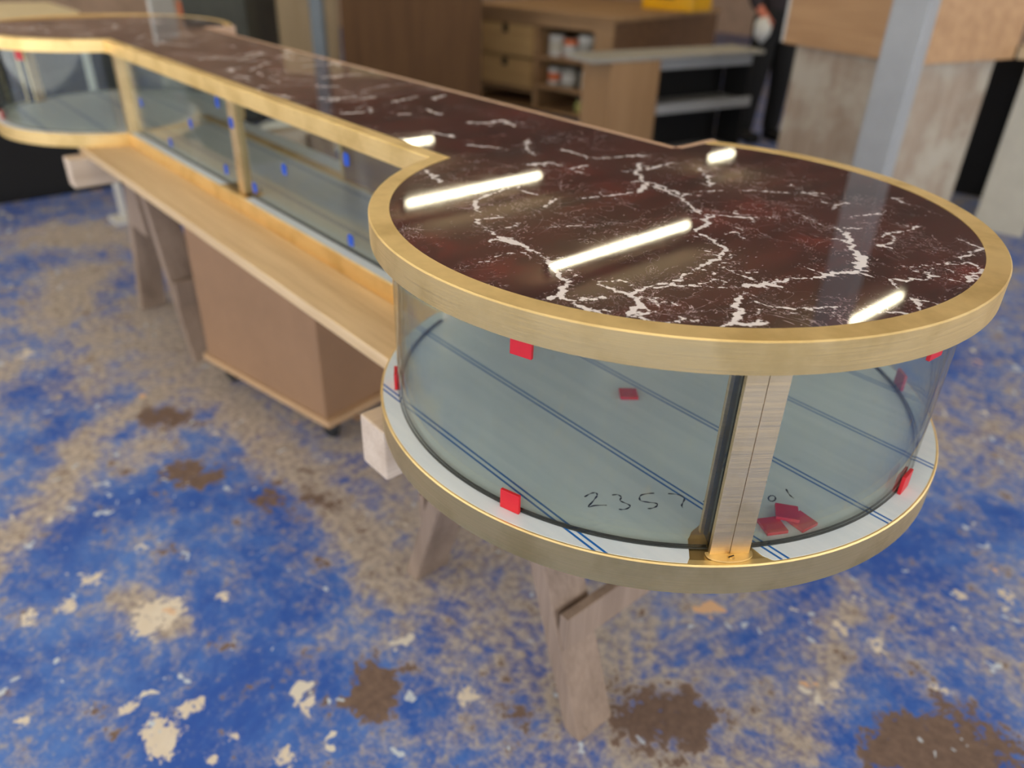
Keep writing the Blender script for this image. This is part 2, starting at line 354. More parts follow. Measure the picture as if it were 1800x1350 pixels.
VEINS=[
  (5,[(0.0761,-0.0499),(0.0493,-0.0482),(0.0164,-0.0379),(-0.0279,-0.0114),(-0.0726,0.0083)]),
  (6,[(-0.0726,0.0083),(-0.0933,0.0407),(-0.0954,0.0668),(-0.1196,0.0759),(-0.1492,0.0889),(-0.1696,0.0993),(-0.1803,0.1273),(-0.1838,0.1575),(-0.1844,0.1789)]),
  (4,[(-0.1844,0.1789),(-0.1907,0.2187),(-0.1972,0.2457),(-0.1914,0.2681)]),
  (4,[(-0.0726,0.0083),(-0.0776,-0.0144),(-0.1049,-0.0362)]),
  (1.5,[(-0.1049,-0.0362),(-0.1312,-0.0803)]),
  (3,[(0.0164,-0.0379),(0.0186,-0.0819),(-0.0033,-0.1224)]),
  (5,[(0.0228,-0.1251),(0.0462,-0.1539),(0.0751,-0.1783),(0.1054,-0.204)]),
  (4,[(-0.2009,0.1515),(-0.2304,0.1555),(-0.2619,0.16)]),
  (7,[(-0.2537,0.181),(-0.2637,0.1627),(-0.2711,0.1225)]),
  (4,[(-0.2711,0.1225),(-0.292,0.0843)]),
  (7,[(-0.292,0.0843),(-0.3005,0.0516),(-0.3096,0.0286)]),
  (11,[(-0.3052,0.0178),(-0.2916,-0.016),(-0.2801,-0.0246)]),
  (7,[(-0.2801,-0.0246),(-0.262,-0.0506),(-0.2377,-0.0848),(-0.2093,-0.1032)]),
  (3,[(-0.2093,-0.1032),(-0.2343,-0.1374)]),
  (4,[(-0.2624,0.1937),(-0.2768,0.2303)]),
  (8,[(-0.2768,0.2303),(-0.297,0.2555),(-0.3019,0.2736)]),
  (4,[(-0.2996,0.2885),(-0.3155,0.2639),(-0.3233,0.2417)]),
  (5,[(-0.202,0.2443),(-0.2185,0.2274)]),
  (3,[(-0.2185,0.2274),(-0.2423,0.201)]),
  (3,[(-0.3161,0.0309),(-0.332,0.0312)]),
  (5,[(-0.3536,0.013),(-0.3691,-0.0076),(-0.3803,-0.0383)]),
  (4,[(-0.3348,-0.2027),(-0.373,-0.1875),(-0.3689,-0.1257)]),
  (2,[(-0.3689,-0.1257),(-0.4067,-0.1063)]),
  (7,[(-0.4067,-0.1063),(-0.4093,-0.0503)]),
  (2,[(-0.3925,-0.0385),(-0.4075,-0.0428)]),
  (4,[(-0.2668,-0.1384),(-0.282,-0.1311),(-0.2884,-0.1059),(-0.2803,-0.0819)]),
  (3,[(-0.2668,-0.1384),(-0.2781,-0.1825),(-0.277,-0.2107)]),
  (4,[(-0.3886,0.056),(-0.4063,0.0694),(-0.4134,0.0951)]),
  (3,[(-0.1607,-0.1786),(-0.1537,-0.2034),(-0.1578,-0.2268),(-0.1768,-0.2355)]),
  (3,[(-0.1962,-0.1619),(-0.2163,-0.2221)]),
  (4,[(-0.2577,0.3067),(-0.2768,0.2982)]),
  (3,[(-0.3068,0.2042),(-0.3307,0.1773)]),
  (1,[(-0.3307,0.1773),(-0.3505,0.1426),(-0.3717,0.1281),(-0.4092,0.1006)]),
  (1.5,[(-0.1212,-0.1238),(-0.1594,-0.1113),(-0.2021,-0.0935)]),
  (1,[(-0.3618,-0.0521),(-0.3587,-0.0765),(-0.3671,-0.1052)]),
  (2,[(-0.3475,0.0212),(-0.3656,0.038)]),
  (2,[(-0.2055,0.1453),(-0.2012,0.1285),(-0.1818,0.1075)]),
  (2,[(-0.3081,0.2492),(-0.3001,0.2218)]),
  (1.5,[(-0.1549,0.0415),(-0.1332,0.0294),(-0.1297,0.0482)]),
  (1,[(-0.2742,0.0536),(-0.2644,0.0439),(-0.2584,0.0286)]),
  (3,[(-0.2158,0.2161),(-0.22,0.1902),(-0.2013,0.1728)]),
  (3,[(-0.1875,-0.314),(-0.2235,-0.3004)]),
  (3,[(-0.023,-0.1501),(-0.0712,-0.1984),(-0.1101,-0.2435)]),
  (2,[(-0.0488,-0.2468),(-0.0911,-0.2264)]),
  (4,[(0.2035,0.1497),(0.1951,0.1941),(0.1835,0.2313)]),
  (8,[(0.1835,0.2313),(0.1594,0.2485),(0.1373,0.2585)]),
  (3,[(0.1151,0.2819),(0.0873,0.2951),(0.0373,0.3024)]),
  (11,[(0.0357,0.3002),(0.0148,0.3005),(-0.0077,0.2991)]),
  (4,[(-0.0077,0.2991),(-0.0205,0.3002)]),
  (1.5,[(-0.0205,0.3002),(-0.0588,0.3076)]),
  (6,[(-0.0588,0.3076),(-0.0875,0.3244),(-0.1101,0.336)]),
  (6,[(-0.1203,0.3326),(-0.1274,0.3527),(-0.1425,0.3705),(-0.1416,0.3853)]),
  (6,[(-0.1425,0.3705),(-0.1757,0.3716),(-0.1939,0.365),(-0.2082,0.3547)]),
  (6,[(-0.1656,0.3583),(-0.1737,0.334)]),
  (9,[(-0.1876,0.3018),(-0.2117,0.3156),(-0.221,0.3379)]),
  (7,[(-0.221,0.3379),(-0.2245,0.35)]),
  (5,[(-0.1405,0.3058),(-0.1587,0.3113),(-0.1724,0.3124),(-0.1848,0.3055)]),
  (4,[(-0.1848,0.3055),(-0.1846,0.2772),(-0.1941,0.2448)]),
  (1.2,[(-0.0109,0.4104),(-0.0146,0.3724),(-0.0082,0.3408),(-0.0166,0.3175),(-0.0349,0.3166)]),
  (1.5,[(0.0667,0.274),(0.0633,0.2622),(0.0762,0.2359)]),
  (1.2,[(0.0318,0.2263),(0.0144,0.1881),(-0.0067,0.1445)]),
  (2,[(-0.0888,0.312),(-0.1114,0.3137)]),
  (1.2,[(-0.1434,0.3019),(-0.1553,0.2761)]),
  (1.2,[(-0.2106,0.2901),(-0.2277,0.3035),(-0.2226,0.2834)]),
  (2,[(0.1154,0.2518),(0.0931,0.2364)]),
  (2,[(0.1002,0.1664),(0.1207,0.1261)]),
  (8,[(0.291,0.0279),(0.2805,-0.0112),(0.2531,-0.0148)]),
  (5,[(0.338,-0.0968),(0.2832,-0.096),(0.2504,-0.1049),(0.2326,-0.1567),(0.2115,-0.2007)]),
  (6,[(0.2304,-0.0125),(0.2283,-0.0506)]),
  (8,[(0.1834,-0.1397),(0.1424,-0.082),(0.0991,-0.0579),(0.0684,-0.0023)]),
  (5,[(0.1517,-0.1139),(0.1505,-0.1509),(0.1539,-0.1947)]),
  (5,[(0.0991,-0.0579),(0.0677,-0.0616),(0.0229,-0.0473)]),
  (3,[(0.0987,0.0953),(0.0856,0.0499),(0.0741,0.0057)]),
  (9,[(0.616,-0.0951),(0.5892,-0.1178),(0.5937,-0.1667),(0.5334,-0.1493)]),
  (9,[(0.5791,0.0216),(0.5306,0.0123)]),
  (6,[(0.4601,0.0268),(0.4216,-0.0015)]),
  (5,[(0.4343,-0.1006),(0.375,-0.0423),(0.3324,-0.0242)]),
  (7,[(0.3651,0.1925),(0.3387,0.1988),(0.2922,0.2161)]),
  (4,[(0.182,0.1385),(0.1528,0.1348)]),
  (10,[(0.8376,0.0791),(0.8249,0.0439)]),
  (8,[(0.7634,-0.021),(0.7506,-0.041)]),
  (10,[(0.774,-0.0993),(0.7155,-0.0955)]),
  (8,[(0.8837,-0.0792),(0.8984,-0.1283),(0.9093,-0.1674)]),
  (8,[(1.0127,0.0366),(0.9898,-0.0002)]),
  (10,[(1.0799,-0.1786),(1.0717,-0.1922)]),
  (8,[(1.2497,-0.1296),(1.2573,-0.1672)]),
  (8,[(1.2361,0.0804),(1.2041,0.0706)]),
  (9,[(0.9668,-0.0371),(0.954,-0.0765)]),
  (9,[(1.3952,0.0678),(1.3561,0.0507)]),
  (7,[(1.1451,-0.0268),(1.127,-0.0785)]),
  (6,[(0.8561,-0.0031),(0.8103,0.0212)])]
RED=[
  (-0.217,-0.034,0.05),
  (-0.036,0.375,0.06),
  (-0.389,-0.08,0.05),
  (-0.092,-0.092,0.07),
  (-0.073,0.001,0.05),
  (0.062,0.396,0.06),
  (0.107,0.01,0.06),
  (1.844,-0.153,0.08),
  (1.458,-0.08,0.08),
  (0.631,-0.227,0.08),
  (1.649,-0.193,0.06),
  (0.222,-0.001,0.06)]
STROKES=[
  [(-0.1577,0.3143),(-0.1575,0.305),(-0.1591,0.2985),(-0.1621,0.296),(-0.1656,0.2982),(-0.168,0.3031),(-0.1714,0.313),(-0.1753,0.3251),(-0.1792,0.3157),(-0.1883,0.3035)],
  [(-0.1782,0.2825),(-0.1819,0.2763),(-0.187,0.2753),(-0.1899,0.2775),(-0.1924,0.2822),(-0.1975,0.2822),(-0.2055,0.28),(-0.2093,0.2814),(-0.2098,0.2885),(-0.2069,0.2945),(-0.2035,0.2972)],
  [(-0.2113,0.2348),(-0.2063,0.2427),(-0.2031,0.2515),(-0.2055,0.2581),(-0.2106,0.2612),(-0.2182,0.2565),(-0.2258,0.2501),(-0.2297,0.25),(-0.2313,0.2557),(-0.2296,0.2624),(-0.2269,0.2667)],
  [(-0.2237,0.221),(-0.2305,0.2143),(-0.2387,0.2105),(-0.2448,0.2125),(-0.2481,0.2194),(-0.2513,0.2264),(-0.2548,0.2288)],
  [(-0.264,0.1972),(-0.2689,0.1924),(-0.2739,0.1867)],
  [(-0.322,0.115),(-0.3205,0.1132),(-0.3187,0.1123),(-0.3169,0.1124),(-0.3155,0.1135),(-0.3146,0.1153),(-0.3143,0.1178),(-0.3148,0.1203),(-0.3158,0.1226),(-0.3174,0.1244),(-0.3192,0.1253),(-0.3209,0.1252),(-0.3223,0.1241),(-0.3233,0.1222),(-0.3235,0.1198),(-0.3231,0.1173),(-0.322,0.115)],
  [(-0.3196,0.0855),(-0.3268,0.0913),(-0.3332,0.0946),(-0.3379,0.0952)]]
# ================================================================= the display counter
ZT, ZB, T1, T2, R, RI, XF = 1.12, 0.817, 0.0392, 0.0455, 0.45, 0.42, 2.72
YF, YFB, YB, XS = 0.141, 0.127, -0.292, 0.226        # front edge of top, of base, back edge, back shoulder
M_BRASS = mat_brass('brushed_brass')
M_BRASS_LIT = mat_brass('brass_lit_top', (1.0, 0.79, 0.40), False, 0.5, 0.5)  # paler copy of the brass: brighter light from above put into the colour
M_BRASS_POST = mat_brass('brass_post', (0.90, 0.68, 0.38), False, 0.38)
M_BRASS_PLATE = mat_brass('brass_plate', (0.80, 0.58, 0.26), False, 0.4, 0.3)
M_GLASS = mat_glass('clear_glass')
M_EDGE = mat_wood('pink_timber_edging', srgb(176, 142, 118), srgb(206, 176, 150), 0)
M_BOARD = mat_wood('pale_base_board', srgb(196, 166, 124), srgb(224, 198, 158), 0, 0.6)
M_PLY = mat_wood('plywood_panel', srgb(150, 116, 78), srgb(176, 140, 98), 0)
M_DOOR = mat_wood('brown_sliding_door', srgb(112, 84, 58), srgb(138, 106, 74), 0)
M_SEAL = mat_plain('dark_seal', srgb(40, 44, 42), 0.5, 0.05)
M_DARK = mat_plain('dark_slot', srgb(24, 20, 14), 0.7, 0.05)
M_INK = mat_plain('black_marker_ink', srgb(18, 22, 26), 0.6, 0.02)
M_RED = mat_plain('red_plastic', srgb(205, 28, 40), 0.42, 0.05, 60)
M_BLUE = mat_plain('blue_tape', srgb(12, 78, 190), 0.5, 0.05, 60)
def mat_film():
    t = NT('blue_white_film')
    tc = t.new('ShaderNodeTexCoord'); sx = t.new('ShaderNodeSeparateXYZ'); t.L.new(tc.outputs['Object'], sx.inputs[0])
    y = t.math('ADD', sx.outputs[1], t.math('MULTIPLY', sx.outputs[0], 0.012))
    ph = t.math('SUBTRACT', t.math('FRACT', t.math('ADD', t.math('DIVIDE', t.math('SUBTRACT', y, 0.0345), 0.1685), 10.5)), 0.5)   # -0.5..0.5 of a repeat
    d = t.math('ABSOLUTE', t.math('SUBTRACT', t.math('ABSOLUTE', t.math('MULTIPLY', ph, 0.1685)), 0.0042))
    ln = t.ramp(d, 0.0020, 0.0013)
    n = t.noise(t.coord('Object', (3, 40, 1)), 1.0, 4, 0.6)
    c = t.mix(t.ramp(n, 0.35, 0.65), srgb(216, 229, 239), srgb(226, 236, 244))
    sm = t.ramp(t.noise(t.coord('Object'), 16, 6, 0.7), 0.62, 0.78, 0, 0.35); c = t.mix(sm, c, srgb(150, 156, 150))
    c = t.mix(ln, c, srgb(18, 104, 186))
    t.set(Base_Color=c, Roughness=0.32); t.bump(n, 0.12, 0.0006)
    return t.m
M_FILM = mat_film(); M_MARBLE = mat_marble()

counter = empty('display_counter', (1.36, 0, 0.742), 'long dumbbell-shaped glass display counter with red marble top and brass rims', 'counter')
def outline(r, yf, yb, xs, n=72):
    """dumbbell outline: near arc, back edge, far arc, front edge (counter-clockwise)"""
    a0 = math.asin(yf / r); a1 = 2 * PI - math.acos(xs / r)
    P = [(r * math.cos(a0 + (a1 - a0) * k / n), r * math.sin(a0 + (a1 - a0) * k / n)) for k in range(n + 1)]
    P += [(xs, yb), (XF - xs, yb)]
    P += [(XF - x, y) for x, y in P[n::-1]]
    return P
# marble sheet: fine grid with vein distances stored on it; its rough edge lies under the rims
def build_marble():
    s = 0.003; m = 0.013
    X = np.arange(-0.45, 3.0, s); Y = np.arange(-0.45, 0.45, s)
    gx, gy = np.meshgrid(X, Y); nx = len(X); ny = len(Y)
    cx = gx[:-1, :-1] + s / 2; cy = gy[:-1, :-1] + s / 2
    def disc(px): return (np.hypot(cx - px, cy) < R - m)
    cut = (cy < YB + .007) & (cx > XS - .007) & (cx < XF - XS + .007)
    ins = (disc(0) | disc(XF) | ((cx > 0) & (cx < XF) & (cy < YF - m) & (cy > YB))) & ~cut
    J, I = np.nonzero(ins); q = J * nx + I
    F = np.stack([q, q + 1, q + 1 + nx, q + nx], 1)
    used = np.unique(F); remap = -np.ones(nx * ny, int); remap[used] = np.arange(len(used)); F = remap[F]
    P = np.stack([gx.ravel()[used], gy.ravel()[used]], 1)
    V = np.column_stack([P, np.full(len(P), ZT - 0.0006)])
    me = bpy.data.meshes.new('marble'); me.from_pydata(V.tolist(), [], F.tolist())
    d = np.full(len(P), 0.06)
    rng = np.random.RandomState(5)
    veins = []
    def rough(wd, pts, branch=True):          # crack-like path: subdivide, shove the points about, vary the width, add hair cracks
        A = [np.array(p) for p in pts]; B = [A[0]]
        for a, b in zip(A, A[1:]):
            n_ = max(1, int(np.hypot(*(b - a)) / 0.006)); nv = np.array([-(b - a)[1], (b - a)[0]]) / (np.hypot(*(b - a)) + 1e-9)
            for k in range(1, n_ + 1):
                amp = 0 if k == n_ else 1
                B.append(a + (b - a) * k / n_ + amp * nv * rng.normal(0, 0.0013 + 0.00022 * wd) + amp * rng.normal(0, 0.0006, 2))
        ws = []; c_ = 1.0
        for _ in B: c_ = 0.55 * c_ + 0.45 * rng.uniform(0.25, 1.7); ws.append(max(0.5, wd * c_))
        veins.append((ws, [tuple(p) for p in B]))
        if branch:
            for k in range(len(B)):
                if rng.rand() < 0.16:
                    a_ = rng.uniform(0, 2 * PI); p = B[k].copy(); pts2 = [p.copy()]
                    for j in range(rng.randint(2, 6)):
                        a_ += rng.normal(0, 0.6); p = p + rng.uniform(.004, .012) * np.array([math.cos(a_), math.sin(a_)]); pts2.append(p.copy())
                    veins.append((list(np.linspace(max(1.0, wd * .35), 0.3, len(pts2))), [tuple(q) for q in pts2]))
    for wd, pts in VEINS: rough(wd, pts)
    for k in range(190):       # the far half of the slab carries veins of the same kind
        x0, y0 = rng.uniform(0.85, 2.95), rng.uniform(-0.42, 0.42); a = rng.normal(0.4, 0.7); pts = [(x0, y0)]
        for j in range(rng.randint(2, 5)):
            a += rng.normal(0, 0.55); l = rng.uniform(0.02, 0.055); pts.append((pts[-1][0] + l * math.cos(a), pts[-1][1] + l * math.sin(a)))
        rough(rng.choice([1.5, 2, 3, 4, 5, 7, 9]), pts, bool(k % 2))
    for wd, pts in veins:
        A = np.array(pts); lo = A.min(0) - .06; hi = A.max(0) + .06
        sel = np.nonzero(((P > lo) & (P < hi)).all(1))[0]
        if len(sel) == 0: continue
        Q = P[sel]
        for a, b, w0 in zip(A, A[1:], np.atleast_1d(wd) if np.ndim(wd) else [wd] * len(A)): d[sel] = np.minimum(d[sel], seg_dist(Q, a, b) - w0 * 0.00043)
    red = np.zeros(len(P))
    for x, y, r_ in RED: red = np.maximum(red, np.exp(-(np.hypot(P[:, 0] - x, P[:, 1] - y) / r_) ** 2 * 1.6))
    me.attributes.new('vein', 'FLOAT', 'POINT').data.foreach_set('value', d.astype(np.float32))
    me.attributes.new('red', 'FLOAT', 'POINT').data.foreach_set('value', red.astype(np.float32))
    o = link('marble_top', me, M_MARBLE, counter); o['label'] = 'polished dark red marble slab with white veins'
build_marble()
part('top_panel', prism(outline(R - .006, YF - .006, YB + .004, XS - .004), ZT - .032, ZT - .0045), M_PLY, counter)
# brass rims: near and far curved bands (mitred at the corners) and the straight band between them
def rims(zt, th, rin, yf, wd, flange, face, name, mat_top, back=300.0):
    ch = 0.0018
    prof = [(R, zt - th), (R, zt - ch), (R - ch, zt), (rin, zt), (rin, zt - flange), (R - face, zt - flange), (R - face, zt - th)]
    def ang(r):      # where this radius meets the mitre
        yo = yf; ro = R; t = (R - r) / max(R - rin, 1e-6); y = yo - wd * t
        return math.degrees(math.asin(y / r))
    a0 = [ang(r) for r, z in prof]
    for flip, c in ((False, (0, 0)), (True, (XF, 0))):
        bm = arc_sweep(c, prof, a0, back, 110, flip)
        o = part(name, bm, [M_BRASS, mat_top], counter, 35)
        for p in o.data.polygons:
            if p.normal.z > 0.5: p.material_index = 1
    xo = math.sqrt(R * R - yf * yf); ri = R - (R - rin); xi = math.sqrt(rin ** 2 - (yf - wd) ** 2)
    bm = bmesh.new(); uv = bm.loops.layers.uv.new('UVMap')
    sec = [(yf, zt - th), (yf, zt - ch), (yf - ch, zt), (yf - wd, zt), (yf - wd, zt - flange), (yf - face, zt - flange), (yf - face, zt - th)]
    def xs_(y): return xi + (xo - xi) * (y - (yf - wd)) / wd
    A = [bm.verts.new((xs_(y), y, z)) for y, z in sec]; B = [bm.verts.new((XF - xs_(y), y, z)) for y, z in sec]
    n = len(sec)
    for i in range(n):
        j = (i + 1) % n; f = bm.faces.new((A[i], A[j], B[j], B[i]))
        for lp in f.loops: lp[uv].uv = (lp.vert.co.x, lp.vert.co.z + lp.vert.co.y)
    bm.faces.new(A); bm.faces.new(B[::-1])
    o = part(name, bm, [M_BRASS, mat_top], counter)
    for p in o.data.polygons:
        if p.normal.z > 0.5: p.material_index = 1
rims(ZT, T1, RI, YF, 0.030, 0.004, 0.005, 'brass_rim', M_BRASS_LIT)
rims(ZB, T2, 0.440, YFB, 0.010, 0.006, 0.004, 'brass_base_rim', M_BRASS_LIT)
# timber edging along the back
for b_ in ((XS - .001, XF - XS + .001, YB, YB + .014),): part('timber_edging', box(b_[0], b_[1], b_[2], b_[3], ZT - .040, ZT + .0004, .001), M_EDGE, counter)
for sx in (XS, XF - XS):
    s = -1 if sx == XS else 1
    part('timber_edging', box(min(sx, sx + s * .014), max(sx, sx + s * .014), -0.405, YB, ZT - .040, ZT + .0004, .001), M_EDGE, counter)
# base: brass plate, base board, film
part('base_plate', prism(outline(R - .005, YFB - .005, YB + .004, XS - .004), ZB - T2 + .002, ZB - .0008), M_BRASS_PLATE, counter)
part('base_board', box(0.16, 2.42, -0.285, 0.268, ZB - T2 - .0285, ZB - T2 - .0005, .002), M_BOARD, counter)
def rfilm(th):
    C = [(0, .446), (136.6, .446), (137.0, .436), (136.9, .425), (137.3, .405), (138.8, .386), (140.8, .374), (143, .371), (146, .385), (147.5, .41), (149, .435), (150.2, .446), (400, .446)]
    for (a, ra), (b, rb) in zip(C, C[1:]):
        if a <= th <= b: return ra + (rb - ra) * (th - a) / (b - a)
    return .446
angs = [17.0 + k * 0.5 for k in range(int((299 - 17) / .5) + 1)]
film_poly = [(rfilm(a) * math.cos(math.radians(a)) + random.uniform(-1, 1) * (.0006 if rfilm(a) < .445 else 0), rfilm(a) * math.sin(math.radians(a))) for a in angs]
film = part('protective_film', prism(film_poly + [(.30, -.285), (.40, -.285)], ZB - .0007, ZB + .0003), M_FILM, counter)
film['label'] = 'pale film with blue double lines and a handwritten number'
for x0, x1, y0, y1 in ((.43, XF - .43, -.285, .06), (.435, 1.335, .0601, YFB - .004), (1.50, XF - .43, .0601, YFB - .004)):
    part('protective_film', prism([(x0, y0), (x1, y0), (x1 - .006, y1), (x0, y1)], ZB - .0007, ZB + .0003), M_FILM, counter)
a2 = [180 - a for a in angs][::-1]
part('protective_film', prism([(XF + .445 * math.cos(math.radians(a)), .445 * math.sin(math.radians(a))) for a in a2] + [(XF - .40, .1), (XF - .40, -.285), (XF - .30, -.285)], ZB - .0007, ZB + .0003), M_FILM, counter)
def stroke_mesh(st):
    bm = bmesh.new()
    P = [Vector((x, y, 0)) for x, y in st]; Q = []          # smooth the pen line, then give it width
    for i in range(len(P) - 1):
        p0 = P[max(i - 1, 0)]; p1 = P[i]; p2 = P[i + 1]; p3 = P[min(i + 2, len(P) - 1)]
        for k in range(6):
            t = k / 6
            Q.append(0.5 * ((2 * p1) + (p2 - p0) * t + (2 * p0 - 5 * p1 + 4 * p2 - p3) * t * t + (3 * p1 - p0 - 3 * p2 + p3) * t ** 3))
    Q.append(P[-1]); L = []; up = Vector((0, 0, ZB + .0006))
    for i, q in enumerate(Q):
        d = (Q[min(i + 1, len(Q) - 1)] - Q[max(i - 1, 0)]).normalized(); nrm = Vector((-d.y, d.x, 0))
        wv = 0.00115 * (0.8 + 0.35 * math.sin(i * .7))
        L.append((bm.verts.new(q + nrm * wv + up), bm.verts.new(q - nrm * wv + up)))
    for a, b in zip(L, L[1:]): bm.faces.new((a[0], a[1], b[1], b[0]))
    return bm
for st in STROKES: part('handwritten_character', stroke_mesh(st), M_INK, film, world=False)
# curved and straight glass with dark seals at the foot
ZG = ZT - .033
def glass_arc(c, flip, a0, a1):
    prof = [(.421, ZB + .0025), (.421, ZG), (.415, ZG), (.415, ZB + .0025)]
    part('curved_glass', arc_sweep(c, prof, a0, a1, 60, flip), M_GLASS, counter, 40)
    for r0, r1 in ((.4188, .4212), (.4148, .4166)):
        part('glass_seal', arc_sweep(c, [(r1, ZB + .0004), (r1, ZB + .0027), (r0, ZB + .0027), (r0, ZB + .0004)], a0, a1, 60, flip), M_SEAL, counter, 40)
for flip, c in ((False, (0, 0)), (True, (XF, 0))):
    glass_arc(c, flip, 20.5, 140.3); glass_arc(c, flip, 146.7, 298.0)
for x0, x1 in ((.455, 1.364), (1.406, XF - .455)):
    part('glass_pane', box(x0, x1, .091, .097, ZB + .0025, ZG), M_GLASS, counter)
    part('glass_seal', box(x0, x1, .090, .098, ZB + .0004, ZB + .0027), M_SEAL, counter)
# posts
def post(c, ang, rf, wd=.050, foot=True):
    a = math.radians(ang); M = Matrix.Translation((c[0], c[1], 0)) @ Matrix.Rotation(a, 4, 'Z')
    zt = ZT - .0325; z0 = ZB + .0004
    for s in (-1, 1):
        part('post', box(rf - .007, rf, s * wd / 4 - wd / 4 + .0003, s * wd / 4 + wd / 4 - .0003, z0 + .002, zt, .0005, None, M), M_BRASS_POST, counter)
    part('post_core', box(rf - .040, rf - .006, -wd * .40, wd * .40, z0, zt, 0, None, M), M_DARK, counter)
    part('post', box(rf - .046, rf - .040, -wd / 2, wd / 2, z0, zt, .0006, None, M), M_BRASS_POST, counter)
    if foot:
        n = 18; poly = [(rf - .004, wd / 2 + .004)] + [(rf + .0135 * math.cos(t), (wd / 2 + .004) * -math.sin(t)) for t in [-PI / 2 + PI * k / n for k in range(n + 1)]] + [(rf - .004, -wd / 2 - .004)]
        bm = prism(poly, z0, z0 + .0025); bmesh.ops.transform(bm, matrix=M, verts=bm.verts)
        ft = part('post_foot', bm, M_BRASS_LIT, counter)
        sc = lathe([(0, .0), (.0046, .0), (.0046, .0008), (.0034, .0014), (0, .0016)], 16, (rf + .0062, 0, z0 + .0025)); bmesh.ops.transform(sc, matrix=M, verts=sc.verts)
        part('screw', sc, M_BRASS_PLATE, ft, world=False)
        sl = box(rf + .0055, rf + .0069, -.004, .004, z0 + .0035, z0 + .0043, 0, None, M @ Matrix.Translation((rf + .0062, 0, 0)) @ Matrix.Rotation(.35, 4, 'Z') @ Matrix.Translation((-rf - .0062, 0, 0)))
        part('screw_slot', sl, M_DARK, ft, world=False)
post((0, 0), 143.6, .4315); post((XF, 0), 36.4, .4315)
for sx in (.4245, XF - .4245):
    part('corner_post', box(sx - .018, sx + .018, .084, .120, ZB + .0004, ZT - .0325, .001), M_BRASS_POST, counter)
part('middle_post', box(1.366, 1.404, .080, .106, ZB + .0004, ZT - .0325, .001), M_BRASS_POST, counter)
# sliding back door, pushed to one side
part('sliding_door', box(.30, 1.335, -.205, -.190, ZB + .0004, ZT - .0325), M_DOOR, counter)
part('door_edge_trim', box(1.335, 1.350, -.208, -.187, ZB + .0004, ZT - .0325), M_BRASS_POST, counter)
part('door_track', box(.30, 2.42, -.215, -.180, ZB - .0006, ZB + .004), M_BRASS_PLATE, counter)

# ---- red packers
def packer(loc, rz, label, tilt=None, sz=(.029, .029, .0048), mat=M_RED, name='red_packer', cat='packer', group=None):
    bm = box(-sz[0] / 2, sz[0] / 2, -sz[1] / 2, sz[1] / 2, 0, sz[2], .0007)
    o = part(name, bm, mat); o.location = loc; o.rotation_euler = (tilt or 0, 0, rz); tag(o, label, cat, group); return o
def rim_packer(c, ang, r, z0, label, h=.029):
    bm = box(-.0145, .0145, -.0024, .0024, 0, h, .0007); o = part('red_packer', bm, M_RED)
    a = math.radians(ang); o.location = (c[0] + r * math.cos(a), c[1] + r * math.sin(a), z0); o.rotation_euler = (0, 0, a + PI / 2)
    tag(o, label, 'packer', 'red plastic packers holding the curved glass'); return o
rim_packer((0, 0), 106.8, .4245, ZT - .0725, 'red packer wedged under the near brass rim left of the brass post')
rim_packer((0, 0), 105.7, .4245, ZB + .0004, 'red packer standing on the outer film below the one wedged under the near rim')
rim_packer((0, 0), 55.5, .4245, ZB + .0004, 'red packer seen edge-on against the curved glass beside the pale base board')
rim_packer((0, 0), -174.6, .4245, ZB + .0004, 'red packer standing on the outer film right of the loose pile of packers')
rim_packer((0, 0), -132.4, .4245, ZB + .0004, 'red packer standing against the back of the curved glass, seen through it')
rim_packer((0, 0), 176.5, .4245, ZT - .0725, 'red packer just peeping out under the brass rim beyond the post')
g = 'loose red packers lying on the film'
packer((-.352, .170, ZB + .0004), -.50, 'lower left red packer of the loose pile behind the curved glass', group=g)
packer((-.371, .133, ZB + .0004), -.15, 'lower right red packer of the loose pile behind the curved glass', group=g)
packer((-.352, .138, ZB + .0053), -.95, 'topmost red packer of the loose pile behind the curved glass', group=g)
packer((-.018, .070, ZB + .0004), .85, 'single red packer lying flat on the film in the middle of the round case', group=g)
rim_packer((XF, 0), 122, .4245, ZT - .0725, 'small red packer under the brass rim at the far round end of the counter')
rim_packer((XF, 0), 84, .4245, ZB + .0004, 'small red packer on the film at the far round end of the counter')
# ---- blue tape tabs on the straight front glass
def tab(x, z, label):
    bm = bmesh.new(); n = 16; P = []
    for k in range(n):
        a = 2 * PI * k / n; P.append((.0125 * math.copysign(abs(math.cos(a)) ** .6, math.cos(a)), .0145 * math.copysign(abs(math.sin(a)) ** .6, math.sin(a))))
    bm = prism(P, 0, .0015); bmesh.ops.transform(bm, matrix=Matrix.Translation((x, .0972, z)) @ Matrix.Rotation(-PI / 2, 4, 'X'), verts=bm.verts)
    o = part('blue_tape_tab', bm, M_BLUE); o['label'] = label; o['category'] = 'tape'; o['group'] = 'blue tape tabs on the straight glass'
for x, z, l in ((.799, 1.032, 'upper blue tape tab on the pane next to the near round end'), (.809, .846, 'lowest blue tape tab on the pane next to the near round end'), (1.114, .941, 'blue tape tab halfway up the pane between the middle post and the near round end'),
                (1.313, .848, 'blue tape tab low on the glass right beside the near side of the middle post'), (1.385, 1.007, 'blue tape tab high on the middle brass post'), (1.484, 1.043, 'blue tape tab high on the glass just past the middle post'),
                (1.497, .857, 'blue tape tab low on the glass just past the middle post'), (1.722, .945, 'blue tape tab halfway up the far pane'), (1.939, .848, 'blue tape tab low on the far pane'), (2.163, .936, 'blue tape tab next to the far corner post')):
    tab(x, z, l)
for o in bpy.data.objects:
    if o.name.startswith('blue_tape_tab') and o['label'].endswith('middle brass post'): o.location.y = .0092

